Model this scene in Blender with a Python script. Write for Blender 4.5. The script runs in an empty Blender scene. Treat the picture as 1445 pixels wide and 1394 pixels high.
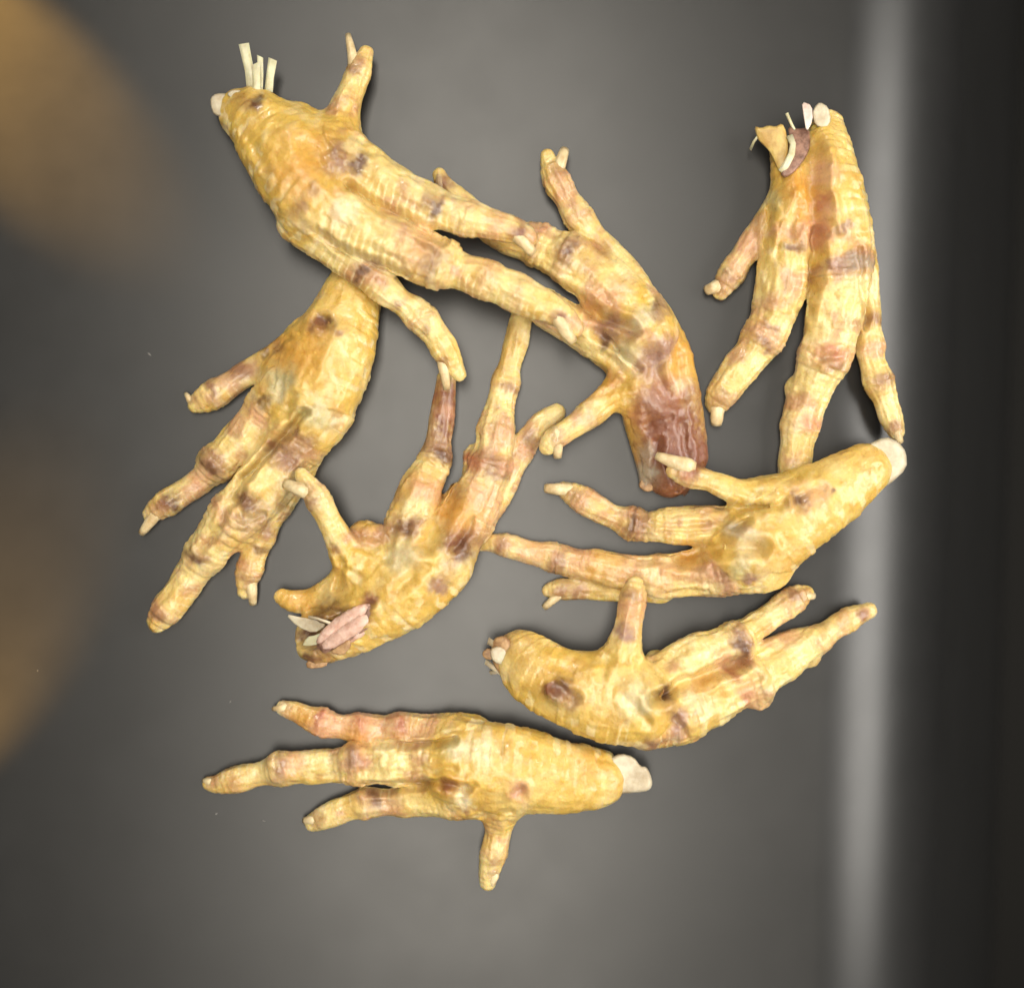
import bpy, math, random
import numpy as np
from mathutils import Vector

# ------------------------------------------------------------------ frame
S = 0.0003            # metres per layout unit
D = 1800.0            # camera height in layout units
CX, CY = 722.5, 697.0
sc = bpy.context.scene
COL = sc.collection
R = math.radians

def W(x, y, z=0.0):
    """plan position (x right, y towards the viewer's bottom edge) at height z -> world metres, foreshortening allowed for"""
    q = 1.0 - z / D
    return Vector(((x - CX) * S * q, (CY - y) * S * q, z * S))

# ------------------------------------------------------------------ camera
cam = bpy.data.cameras.new('camera')
cam.sensor_fit = 'HORIZONTAL'; cam.sensor_width = 36.0
cam.lens = 36.0 * D / 1445.0
cam.clip_start = 0.01; cam.clip_end = 50
cam.dof.use_dof = True
cam.dof.focus_distance = (D - 45) * S
cam.dof.aperture_fstop = 2.4
co = bpy.data.objects.new('camera', cam); COL.objects.link(co)
co.location = (0, 0, D * S)
sc.camera = co

# ------------------------------------------------------------------ light
sc.view_settings.view_transform = 'Standard'
sc.view_settings.look = 'None'
sc.view_settings.exposure = 0.0
sc.view_settings.gamma = 1.0
w = bpy.data.worlds.new('World'); sc.world = w; w.use_nodes = True
bg = w.node_tree.nodes['Background']
bg.inputs[0].default_value = (1.0, 0.95, 0.88, 1); bg.inputs[1].default_value = 0.045

def aim(o, target):
    d = Vector(target) - o.location
    o.rotation_euler = d.to_track_quat('-Z', 'Y').to_euler()

def area(name, loc, target, sx, sy, power, color):
    l = bpy.data.lights.new(name, 'AREA'); l.shape = 'RECTANGLE'; l.size = sx; l.size_y = sy
    l.energy = power; l.color = color
    o = bpy.data.objects.new(name, l); COL.objects.link(o); o.location = loc; aim(o, target); return o

def spot(name, loc, target, ang, blend, power, color, rad):
    l = bpy.data.lights.new(name, 'SPOT'); l.spot_size = R(ang); l.spot_blend = blend
    l.energy = power; l.color = color; l.shadow_soft_size = rad
    o = bpy.data.objects.new(name, l); COL.objects.link(o); o.location = loc; aim(o, target); return o

WARM = (1.0, 0.935, 0.83)
area('ceiling_lamp', Vector((-0.06, 0.0, 1.05)), (-0.06, 0, 0), 0.38, 1.3, 14.0, WARM)
spot('feet_fill_back', Vector((-0.34, 0.95, 0.75)), (-0.03, 0.0, 0), 34, 0.8, 11.0, WARM, 0.02)  # added spot: brightens the feet, its reflection kept out of frame
spot('feet_fill_front', Vector((0.30, -0.95, 0.70)), (-0.03, 0.0, 0), 34, 0.8, 3.0, WARM, 0.03)  # weaker spot added opposite, fill for the feet only
area('side_lamp_right', Vector((0.80, 0.0, 0.62)), (0.15, 0, 0), 0.95, 0.42, 11.5, (1, 0.96, 0.90))

def beam(name, tx, ty, dx, dy, dist, elev, half, blend, power, color):
    """a narrow warm spot added beside the frame to tint the worktop brown, its light falling as a long patch round (tx, ty)"""
    p = W(tx, ty) + Vector((-dx * dist, dy * dist, dist * math.tan(R(elev))))
    spot(name, p, W(tx, ty), 2 * half, blend, power, color, 0.004)
beam('amber_fill_back', -25, 100, 0.71, 0.71, 0.35, 27, 6.8, 0.7, 46.0, (1, 0.53, 0.10))  # added to throw the brown patch at upper left, no known fixture
beam('amber_fill_front', -95, 910, 0.56, -0.83, 0.30, 37, 9.4, 0.8, 26.0, (1, 0.54, 0.12))  # likewise added, for the brown patch at lower left

# ------------------------------------------------------------------ node helpers
def new_mat(name):
    m = bpy.data.materials.new(name); m.use_nodes = True
    return m, m.node_tree.nodes, m.node_tree.links, m.node_tree.nodes['Principled BSDF']

def noise_node(n, l, scale, detail=4, rough=0.55, vec=None):
    t = n.new('ShaderNodeTexNoise'); t.inputs['Scale'].default_value = scale
    t.inputs['Detail'].default_value = detail; t.inputs['Roughness'].default_value = rough
    if vec is not None: l.new(vec, t.inputs['Vector'])
    return t

def ramp(n, l, src, stops):
    r = n.new('ShaderNodeValToRGB'); e = r.color_ramp.elements
    while len(e) < len(stops): e.new(0.5)
    for k, (p, c) in enumerate(stops):
        e[k].position = p; e[k].color = (c, c, c, 1) if isinstance(c, (int, float)) else (*c, 1)
    l.new(src, r.inputs[0]); return r

# worktop: satin grey metal
m_top, n, l, p = new_mat('satin_grey_metal')
tc = n.new('ShaderNodeTexCoord')
nz = noise_node(n, l, 9, 5, 0.6, tc.outputs['Object'])
cr = ramp(n, l, nz.outputs['Fac'], [(0.3, (0.053, 0.0528, 0.0518)), (0.7, (0.059, 0.0588, 0.0578))])
l.new(cr.outputs[0], p.inputs['Base Color'])
p.inputs['Metallic'].default_value = 0.78
nr = noise_node(n, l, 40, 4, 0.6, tc.outputs['Object'])
rr = ramp(n, l, nr.outputs['Fac'], [(0.3, 0.345), (0.7, 0.375)])
l.new(rr.outputs[0], p.inputs['Roughness'])
nf = noise_node(n, l, 2600, 2, 0.5, tc.outputs['Object'])
bp = n.new('ShaderNodeBump'); bp.inputs['Strength'].default_value = 0.05; bp.inputs['Distance'].default_value = 0.0002
l.new(nf.outputs['Fac'], bp.inputs['Height']); l.new(bp.outputs[0], p.inputs['Normal'])

m_floor, n, l, p = new_mat('black_floor')
p.inputs['Base Color'].default_value = (0.006, 0.005, 0.003, 1); p.inputs['Roughness'].default_value = 0.8

# chicken skin: blotches and tones come with the mesh, the fine mottling from noise
def skin_mat():
    m, n, l, p = new_mat('dried_yellow_skin')
    at = n.new('ShaderNodeAttribute'); at.attribute_name = 'tone'
    tc = n.new('ShaderNodeTexCoord')
    n1 = noise_node(n, l, 260, 5, 0.65, tc.outputs['Object'])
    c1 = ramp(n, l, n1.outputs['Fac'], [(0.28, (0.70, 0.58, 0.45)), (0.48, (0.97, 0.96, 0.93)), (0.72, (1.14, 1.17, 1.25))])
    mx = n.new('ShaderNodeMix'); mx.data_type = 'RGBA'; mx.blend_type = 'MULTIPLY'; mx.inputs[0].default_value = 0.6
    l.new(at.outputs['Color'], mx.inputs[6]); l.new(c1.outputs[0], mx.inputs[7])
    n2 = noise_node(n, l, 1100, 3, 0.6, tc.outputs['Object'])
    c2 = ramp(n, l, n2.outputs['Fac'], [(0.3, (0.82, 0.76, 0.68)), (0.6, (1.05, 1.05, 1.05))])
    mx2 = n.new('ShaderNodeMix'); mx2.data_type = 'RGBA'; mx2.blend_type = 'MULTIPLY'; mx2.inputs[0].default_value = 0.35
    l.new(mx.outputs[2], mx2.inputs[6]); l.new(c2.outputs[0], mx2.inputs[7])
    l.new(mx2.outputs[2], p.inputs['Base Color'])
    p.inputs['Subsurface Weight'].default_value = 0.6
    p.inputs['Subsurface Radius'].default_value = (1.0, 0.55, 0.18)
    p.inputs['Subsurface Scale'].default_value = 0.0022
    nr = noise_node(n, l, 420, 3, 0.6, tc.outputs['Object'])
    rr = ramp(n, l, nr.outputs['Fac'], [(0.35, 0.26), (0.65, 0.52)])
    l.new(rr.outputs[0], p.inputs['Roughness'])
    p.inputs['Specular IOR Level'].default_value = 0.55
    p.inputs['Coat Weight'].default_value = 0.30; p.inputs['Coat Roughness'].default_value = 0.16
    vo = n.new('ShaderNodeTexVoronoi'); vo.inputs['Scale'].default_value = 800
    l.new(tc.outputs['Object'], vo.inputs['Vector'])
    n3 = noise_node(n, l, 700, 5, 0.65, tc.outputs['Object'])
    b1 = n.new('ShaderNodeBump'); b1.inputs['Strength'].default_value = 0.25; b1.inputs['Distance'].default_value = 0.0004
    b1.invert = True
    l.new(vo.outputs['Distance'], b1.inputs['Height'])
    b2 = n.new('ShaderNodeBump'); b2.inputs['Strength'].default_value = 0.28; b2.inputs['Distance'].default_value = 0.0008
    l.new(n3.outputs['Fac'], b2.inputs['Height']); l.new(b1.outputs[0], b2.inputs['Normal'])
    l.new(b2.outputs[0], p.inputs['Normal'])
    return m
m_skin = skin_mat()

def horn_mat(name, ca, cb, rough, sss, scale=300, stretch=None):
    m, n, l, p = new_mat(name)
    tc = n.new('ShaderNodeTexCoord')
    n1 = noise_node(n, l, scale, 5, 0.65, tc.outputs['Object'])
    c = ramp(n, l, n1.outputs['Fac'], [(0.32, ca), (0.62, cb)])
    l.new(c.outputs[0], p.inputs['Base Color'])
    p.inputs['Roughness'].default_value = rough
    p.inputs['Subsurface Weight'].default_value = sss
    p.inputs['Subsurface Radius'].default_value = (1, 0.7, 0.4); p.inputs['Subsurface Scale'].default_value = 0.0015
    b = n.new('ShaderNodeBump'); b.inputs['Strength'].default_value = 0.5; b.inputs['Distance'].default_value = 0.0006
    n2 = noise_node(n, l, scale * 2.5, 4, 0.6, tc.outputs['Object'])
    l.new(n2.outputs['Fac'], b.inputs['Height']); l.new(b.outputs[0], p.inputs['Normal'])
    return m
m_claw = horn_mat('pale_horn', (0.50, 0.35, 0.17), (0.74, 0.61, 0.36), 0.3, 0.3, 170)
m_clawb = horn_mat('brown_horn', (0.22, 0.12, 0.06), (0.46, 0.32, 0.17), 0.35, 0.2, 420)
m_bone = horn_mat('white_bone', (0.40, 0.31, 0.19), (0.64, 0.58, 0.43), 0.45, 0.35, 110)
m_boneg = horn_mat('tan_bone', (0.30, 0.20, 0.09), (0.50, 0.36, 0.18), 0.5, 0.3, 180)
m_tendon = horn_mat('translucent_tendon', (0.50, 0.46, 0.27), (0.68, 0.65, 0.45), 0.3, 0.5, 150)
m_meat = horn_mat('pink_dried_meat', (0.52, 0.29, 0.21), (0.74, 0.53, 0.43), 0.4, 0.4, 330)
m_meatd = horn_mat('dark_dried_meat', (0.10, 0.045, 0.03), (0.34, 0.19, 0.13), 0.4, 0.2, 300)
m_flap = horn_mat('torn_yellow_skin', (0.46, 0.26, 0.07), (0.68, 0.50, 0.17), 0.35, 0.4, 130)
m_membr = horn_mat('pink_white_membrane', (0.56, 0.40, 0.33), (0.74, 0.64, 0.56), 0.35, 0.4, 200)
m_crust = horn_mat('tan_crust', (0.24, 0.125, 0.055), (0.52, 0.32, 0.15), 0.5, 0.25, 330)
m_lint = horn_mat('pale_lint', (0.16, 0.15, 0.14), (0.3, 0.29, 0.27), 0.8, 0.0)

# ------------------------------------------------------------------ mesh helpers
def obj(name, verts, faces, mat, parent=None, smooth=True):
    me = bpy.data.meshes.new(name)
    me.from_pydata([tuple(v) for v in verts], [], [tuple(f) for f in faces])
    me.materials.append(mat)
    if smooth: me.polygons.foreach_set('use_smooth', [True] * len(me.polygons))
    me.update()
    o = bpy.data.objects.new(name, me); COL.objects.link(o)
    if parent is not None:
        o.parent = parent; o.location = -parent.location
    return o

# 3-D value noise on a wrapped lattice
_rng = np.random.default_rng(7)
_LAT = _rng.random((64, 64, 64)).astype(np.float32)
def vnoise(x, y, z):
    xi = np.floor(x).astype(np.int32); yi = np.floor(y).astype(np.int32); zi = np.floor(z).astype(np.int32)
    fx = (x - xi); fy = (y - yi); fz = (z - zi)
    fx = fx * fx * (3 - 2 * fx); fy = fy * fy * (3 - 2 * fy); fz = fz * fz * (3 - 2 * fz)
    x0 = xi & 63; x1 = (xi + 1) & 63; y0 = yi & 63; y1 = (yi + 1) & 63; z0 = zi & 63; z1 = (zi + 1) & 63
    L = _LAT
    a = L[x0, y0, z0] * (1 - fx) + L[x1, y0, z0] * fx
    b = L[x0, y1, z0] * (1 - fx) + L[x1, y1, z0] * fx
    c = L[x0, y0, z1] * (1 - fx) + L[x1, y0, z1] * fx
    d = L[x0, y1, z1] * (1 - fx) + L[x1, y1, z1] * fx
    return ((a * (1 - fy) + b * fy) * (1 - fz) + (c * (1 - fy) + d * fy) * fz) * 2 - 1
def fbm(P, scale, oct=3, off=0.0):
    v = 0; a = 1.0; t = 0.0; f = 1.0 / scale
    for k in range(oct):
        v = v + a * vnoise(P[:, 0] * f + off + 17 * k, P[:, 1] * f + off * 1.7 + 5 * k, P[:, 2] * f + 31 * k + off)
        t += a; a *= 0.5; f *= 2.03
    return v / t * 1.6

def sstep(a, b, x):
    t = np.clip((x - a) / (b - a), 0, 1); return t * t * (3 - 2 * t)

def catmull(P, step):
    """resample a node list (any columns) into a smooth row of nodes about `step` apart"""
    P = np.asarray(P, float)
    if len(P) == 1: return P
    Q = np.vstack([2 * P[0] - P[1], P, 2 * P[-1] - P[-2]])
    out = []
    for i in range(1, len(Q) - 2):
        p0, p1, p2, p3 = Q[i - 1], Q[i], Q[i + 1], Q[i + 2]
        n = max(2, int(np.linalg.norm((p2 - p1)[:2]) / step))
        for k in range(n):
            t = k / n
            out.append(0.5 * (2 * p1 + (p2 - p0) * t + (2 * p0 - 5 * p1 + 4 * p2 - p3) * t * t + (3 * p1 - p0 - 3 * p2 + p3) * t ** 3))
    out.append(P[-1])
    out = np.array(out); out[:, 2] = np.maximum(out[:, 2], 2.0)
    return out

VOX = 1.75

def nodes_of(ch):
    """plan nodes (x, y, radius, lift) -> sampled (X, Y, Z, r) in layout units, foreshortening allowed for"""
    N = catmull(ch['n'], 9.0)
    f = ch.get('f', 0.85)
    N[:, 2] = np.maximum(N[:, 2] - np.minimum(1.4 if ch.get('toe') else 0.8, 0.06 * N[:, 2]), 2.0)
    z = N[:, 3] + N[:, 2] * f * 0.94
    q = 1 - z / D
    return np.stack([(N[:, 0] - CX) * q, (CY - N[:, 1]) * q, z, N[:, 2] * q], 1), f

def surface_nets(d, o, h):
    s = (d < 0)
    nx, ny, nz = d.shape
    cnt = np.zeros((nx - 1, ny - 1, nz - 1), np.int8)
    for i in (0, 1):
        for j in (0, 1):
            for k in (0, 1):
                cnt += s[i:nx - 1 + i, j:ny - 1 + j, k:nz - 1 + k]
    act = (cnt > 0) & (cnt < 8)
    I, J, K = np.nonzero(act)
    idx = np.full(act.shape, -1, np.int32); idx[I, J, K] = np.arange(len(I))
    c = {}
    for i in (0, 1):
        for j in (0, 1):
            for k in (0, 1):
                c[i, j, k] = d[I + i, J + j, K + k]
    acc = np.zeros((len(I), 3), np.float32); num = np.zeros(len(I), np.float32)
    for a in list(c):
        for ax in range(3):
            if a[ax] == 1: continue
            b = list(a); b[ax] = 1; b = tuple(b)
            va, vb = c[a], c[b]
            m = (va < 0) != (vb < 0)
            t = np.where(m, va / np.where(m, va - vb, 1), 0)
            pt = np.zeros_like(acc)
            for q in range(3): pt[:, q] = a[q]
            pt[:, ax] += t
            acc += pt * m[:, None]; num += m
    V = (acc / num[:, None] + np.stack([I, J, K], 1)) * h + o
    F = []
    for ax in range(3):
        a0 = [slice(1, -1)] * 3; a1 = [slice(1, -1)] * 3
        a0[ax] = slice(0, -1); a1[ax] = slice(1, None)
        A = s[tuple(a0)]; B = s[tuple(a1)]
        for flip, mm in ((0, A & ~B), (1, ~A & B)):
            G = np.nonzero(mm)
            g = [G[q] + (0 if q == ax else 1) for q in range(3)]
            u, v = (ax + 1) % 3, (ax + 2) % 3
            def cell(du, dv):
                h_ = [x.copy() for x in g]; h_[u] -= du; h_[v] -= dv
                return idx[h_[0], h_[1], h_[2]]
            quad = np.stack([cell(1, 1), cell(0, 1), cell(0, 0), cell(1, 0)], 1)
            F.append(quad[:, ::-1] if flip else quad)
    return V, np.concatenate(F)

def vert_normals(V, F):
    e1 = V[F[:, 2]] - V[F[:, 0]]; e2 = V[F[:, 3]] - V[F[:, 1]]
    fn = np.cross(e1, e2)
    N = np.zeros_like(V)
    for q in range(3):
        for k in range(4):
            N[:, q] += np.bincount(F[:, k], fn[:, q], len(V))
    return N / np.maximum(np.linalg.norm(N, axis=1, keepdims=True), 1e-9)

def soften(V, F, x, n):
    """spread a per-vertex value over the neighbouring skin"""
    i = np.concatenate([F[:, 0], F[:, 1], F[:, 2], F[:, 3]]); j = np.concatenate([F[:, 1], F[:, 2], F[:, 3], F[:, 0]])
    deg = np.maximum(np.bincount(i, minlength=len(V)) + np.bincount(j, minlength=len(V)), 1)
    for _ in range(n):
        x = 0.35 * x + 0.65 * (np.bincount(i, x[j], len(V)) + np.bincount(j, x[i], len(V))) / deg
    return x

BIG = 30.0
def chain_field(ch, o, shape):
    out = np.full(shape, BIG, np.float32)
    N, f = nodes_of(ch)
    segs = [(N[0], N[0])] if len(N) == 1 else [(N[i], N[i + 1]) for i in range(len(N) - 1)]
    for a, b in segs:
        r = max(a[3], b[3]); m = r + 22
        lo = np.minimum(a[:3], b[:3]) - m; hi = np.maximum(a[:3], b[:3]) + m
        i0 = np.clip(((lo - o) / VOX).astype(int), 0, np.array(shape)); i1 = np.clip(((hi - o) / VOX).astype(int) + 2, 0, np.array(shape))
        if np.any(i1 <= i0): continue
        X = (o[0] + np.arange(i0[0], i1[0]) * VOX - a[0]).astype(np.float32)[:, None, None]
        Y = (o[1] + np.arange(i0[1], i1[1]) * VOX - a[1]).astype(np.float32)[None, :, None]
        Z = ((o[2] + np.arange(i0[2], i1[2]) * VOX - a[2]) / f).astype(np.float32)[None, None, :]
        e = (b - a)[:3].astype(np.float32); e[2] /= f
        L2 = float(e @ e)
        if L2 > 1e-6:
            t = np.clip((X * e[0] + Y * e[1] + Z * e[2]) / L2, 0, 1)
        else:
            t = np.zeros((1, 1, 1), np.float32)
        dd = np.sqrt((X - t * e[0]) ** 2 + (Y - t * e[1]) ** 2 + (Z - t * e[2]) ** 2) - (a[3] + t * (b[3] - a[3]))
        sl = out[i0[0]:i1[0], i0[1]:i1[1], i0[2]:i1[2]]
        np.minimum(sl, dd, out=sl)
    return out

def smin(a, b, k):
    h = np.maximum(k - np.abs(a - b), 0) / k
    return np.minimum(a, b) - h * h * k * 0.25

TONES = {            # colours the skin itself has
    'bruise': (0.29, 0.155, 0.082), 'dark': (0.13, 0.06, 0.032), 'purple': (0.33, 0.19, 0.135), 'pink': (0.62, 0.34, 0.19),
    'red': (0.44, 0.17, 0.09), 'brown': (0.215, 0.08, 0.044), 'pale': (0.80, 0.70, 0.44), 'orange': (0.58, 0.29, 0.05),
    'green': (0.44, 0.40, 0.22), 'grey': (0.36, 0.30, 0.22)}

def make_skin(foot, root, seed):
    chains = foot['chains']; pads = [dict(n=[b], f=0.8, k=10) for b in foot.get('pads', [])]
    cuts = foot.get('cuts', [])
    alln = [nodes_of(c) for c in chains + pads]
    lo = np.min([np.min(N[:, :3] - N[:, 3:4], 0) for N, f in alln], 0) - 10
    hi = np.max([np.max(N[:, :3] + N[:, 3:4], 0) for N, f in alln], 0) + 10
    shape = tuple(((hi - lo) / VOX).astype(int) + 1)
    d = None
    for c in chains + pads:
        g = chain_field(c, lo, shape)
        d = g if d is None else smin(d, g, c.get('k', 12))
    for c in cuts:
        g = chain_field(c, lo, shape)
        d = -smin(-d, g, c.get('k', 5))
    V, F = surface_nets(d, lo, VOX)
    del d
    # where each point sits on the skeleton
    cid = np.zeros(len(V), int); best = np.full(len(V), 1e9); s = np.zeros(len(V)); tt = np.zeros(len(V)); rr = np.ones(len(V))
    ax = np.zeros((len(V), 3)); cen = np.zeros((len(V), 3)); slen = np.zeros(len(V))
    for ci, c in enumerate(chains):
        N, f = nodes_of(c)
        if len(N) < 2: continue
        seg = np.linalg.norm(np.diff(N[:, :3], axis=0), axis=1); arc = np.concatenate([[0], np.cumsum(seg)])
        for k in range(len(N) - 1):
            a = N[k]; b = N[k + 1]; e = b[:3] - a[:3]; L2 = e @ e
            near = np.nonzero(np.linalg.norm(V[:, :2] - a[:2], axis=1) < a[3] + 30)[0]
            q = V[near] - a[:3]; t = np.clip(q @ e / L2, 0, 1)
            dv = q - t[:, None] * e; dv[:, 2] /= f
            r_ = a[3] + t * (b[3] - a[3]); dd = np.linalg.norm(dv, axis=1) - r_
            m = dd < best[near]; g = near[m]
            best[g] = dd[m]; cid[g] = ci; s[g] = arc[k] + t[m] * seg[k]; slen[g] = arc[-1]
            rr[g] = r_[m]; ax[g] = e / math.sqrt(L2); cen[g] = a[:3] + t[m][:, None] * e
    Nn = vert_normals(V, F)
    off = seed * 13.37
    toe = np.array([1.0 if c.get('toe') else 0.0 for c in chains])[cid]
    dors = np.array(foot['dorsal'], float); dors = np.array([dors[0], -dors[1], dors[2]]); dors /= np.linalg.norm(dors)
    dm = sstep(0.2, 0.75, Nn @ dors) * foot.get('scute', 1.0)
    # slow lumps, lengthwise shrivel folds, crosswise scutes and fine grain
    perp = V - cen
    up = np.array([0, 0, 1.0]); side = np.cross(ax, up); side /= np.maximum(np.linalg.norm(side, axis=1, keepdims=True), 1e-6)
    pu = perp @ up / rr; ps = np.einsum('ij,ij->i', perp, side) / rr
    Q = np.stack([ps * 1.7 + cid * 7.3, pu * 1.7 + cid * 3.1, s / 55.0], 1)
    folds = fbm(Q, 1.0, 3, off)
    folds = 1 - np.abs(folds) * 2.2
    lumps = fbm(V, 30, 3, off)
    fine = fbm(V, 9, 3, off + 3)
    sp = np.where(toe > 0, 11.0, 15.0)
    ph = s / sp + 0.33 * fbm(V, 26, 2, off + 9)
    fr = ph - np.floor(ph)
    scute = np.where(fr < 0.78, fr / 0.78, (1 - fr) / 0.22)
    scute = scute * scute
    amp = np.clip(rr / 30.0, 0.35, 1.2)
    tipfade = sstep(0, 14, slen - s + 4)
    disp = (1.5 * lumps + 1.7 * folds * (0.7 + 0.3 * toe) + (0.3 + 0.25 * toe) * fine) * amp + ((1.7 - 0.9 * toe) * (scute - 0.4)) * dm * amp * tipfade
    # knuckle creases: ring grooves at the joints
    pq = 1 - V[:, 2] / D
    px = V[:, 0] / pq + CX; py = CY - V[:, 1] / pq
    P2 = np.stack([px, py, V[:, 2]], 1)
    joint = np.zeros(len(V))
    for (jx, jy, jr) in foot.get('creases', []):
        # a groove across the toe nearest to the joint
        k = np.argmin((px - jx) ** 2 + (py - jy) ** 2)
        m = cid == cid[k]
        ds = (s - s[k]) + 5.0 * fbm(V, 20, 2, off + 4)
        wa = np.clip(0.55 + 1.1 * fbm(V, 16, 2, off + 6), 0, 1.3); wb = np.clip(0.5 + 1.1 * fbm(V, 14, 2, off + 8), 0, 1.2)
        g = wa * np.exp(-(ds / 2.6) ** 2) + 0.7 * wb * np.exp(-((ds - 7) / 2.2) ** 2) + 0.5 * (1.2 - wb) * np.exp(-((ds + 6.5) / 2.2) ** 2)
        g = g - 1.4 * np.exp(-((ds - 1) / 12.0) ** 2) + 0.75 * np.exp(-((np.abs(ds) - 30) / 14.0) ** 2)
        joint += np.where(m, np.exp(-((ds - 1) / 11.0) ** 2) * min(jr, 2.2) / 2.2, 0)
        disp -= np.where(m, g * jr, 0)
    disp = soften(V, F, disp, 1); joint = soften(V, F, joint, 16)
    toeward = soften(V, F, toe * sstep(10, 90, s), 45); toe = soften(V, F, toe, 45)
    V2 = V + Nn * disp[:, None]
    gx = px + 3.0 * fbm(P2, 18, 2, off + 15); gy = py + 3.0 * fbm(P2, 18, 2, off + 25)
    for (pts, gw, gd) in foot.get('grooves', []):
        dist = np.full(len(V), 1e9)
        pts = pts if len(pts) > 1 else pts * 2
        for (x0, y0), (x1, y1) in zip(pts[:-1], pts[1:]):
            ex, ey = x1 - x0, y1 - y0; L2 = max(ex * ex + ey * ey, 1e-6)
            t = np.clip(((gx - x0) * ex + (gy - y0) * ey) / L2, 0, 1)
            dist = np.minimum(dist, np.hypot(gx - x0 - t * ex, gy - y0 - t * ey))
        g = np.exp(-(dist / gw) ** 2) - 0.25 * np.exp(-((dist - 2.1 * gw) / gw) ** 2)
        V2[:, 2] -= np.where(V[:, 2] > gd * 1.2, g * gd * sstep(0.0, 0.5, Nn[:, 2]), 0)
    # tones
    gold = np.array([0.64, 0.43, 0.095]); cream = np.array([0.74, 0.585, 0.25])
    mixc = np.clip(0.7 * toeward + 0.15 + 0.55 * fbm(V, 45, 2, off + 20), 0, 1)[:, None]
    C = gold * (1 - mixc) + cream * mixc
    mz = sstep(0.1, 0.7, fbm(V, 17, 3, off + 30))[:, None] * (0.3 + 0.3 * toe[:, None])
    C = C * (1 - mz) + np.array([0.82, 0.70, 0.39]) * mz
    mo = sstep(0.1, 0.7, fbm(V, 38, 3, off + 44))[:, None] * 0.6
    C = C * (1 - mo) + np.array([0.60, 0.37, 0.085]) * mo
    mb = sstep(0.1, 0.75, fbm(V, 34, 4, off + 51))[:, None] * 0.68 * (0.2 + 0.8 * toe[:, None])
    C = C * (1 - mb) + np.array([0.47, 0.235, 0.135]) * mb
    gr = (sstep(0.74, 0.9, fr) * dm * 0.6)[:, None]
    C = C * (1 - gr) + np.array([0.82, 0.70, 0.40]) * gr
    wx = 7 * fbm(P2, 16, 3, off + 60); wy = 7 * fbm(P2, 16, 3, off + 77)
    jm = (np.clip(joint, 0, 1) * np.clip(0.55 + 0.9 * fbm(V, 13, 3, off + 81), 0, 1) * 0.75)[:, None]
    C = C * (1 - jm) + np.array([0.42, 0.20, 0.12]) * jm
    top = np.nonzero(Nn[:, 2] > 0.3)[0]
    for ch in chains:                       # the quick round the base of each nail
        if 'claw' in ch:
            bx, by, tx, ty, wb = ch['claw'][:5]
            q = np.hypot(px + 0.5 * wx - bx, py + 0.5 * wy - by) / wb
            m = (sstep(1.0, 0.45, q) * 0.6)[:, None]
            C = C * (1 - m) + np.array([0.36, 0.19, 0.09]) * m
    grain = fbm(V, 5, 2, off + 5)
    axp = ax[:, :2] * np.array([1, -1]); axp = axp / np.maximum(np.linalg.norm(axp, axis=1, keepdims=True), 1e-6)
    for (kind, bx, by, br, st) in foot.get('blots', []):
        ux, uy = px + wx - bx, py + wy - by
        dd = np.hypot(ux, uy)
        k = top[np.argmin((px[top] - bx) ** 2 + (py[top] - by) ** 2)]
        if toe[k] > 0.6 and kind not in ('orange', 'brown'):      # stains on a toe run across it
            a = axp[k]; al = ux * a[0] + uy * a[1]; ac = -ux * a[1] + uy * a[0]
            dd = np.where(cid == cid[k], np.hypot(al * 1.25, ac * 0.72), dd * 1.3)
        m = np.clip((0.72 * sstep(1.2, 0.3, dd / br) + 0.28 * sstep(1.7, 0.6, dd / br)) * st * (1.2 + 0.3 * grain), 0, 0.96)[:, None]
        C = C * (1 - m) + np.array(TONES[kind]) * m
    C = np.clip(C, 0.01, 0.9)
    Vw = V2 * S
    me = bpy.data.meshes.new('skin')
    nv, nf = len(Vw), len(F)
    me.vertices.add(nv); me.vertices.foreach_set('co', Vw.astype(np.float32).ravel())
    me.loops.add(nf * 4); me.loops.foreach_set('vertex_index', F.astype(np.int32).ravel())
    me.polygons.add(nf); me.polygons.foreach_set('loop_start', np.arange(0, nf * 4, 4, dtype=np.int32))
    me.polygons.foreach_set('use_smooth', np.ones(nf, bool))
    at = me.color_attributes.new('tone', 'FLOAT_COLOR', 'POINT')
    at.data.foreach_set('color', np.concatenate([C, np.ones((nv, 1))], 1).astype(np.float32).ravel())
    me.update(); me.validate()
    me.materials.append(m_skin)
    o = bpy.data.objects.new('skin', me); COL.objects.link(o)
    o.parent = root; o.location = -root.location
    return o

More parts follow.
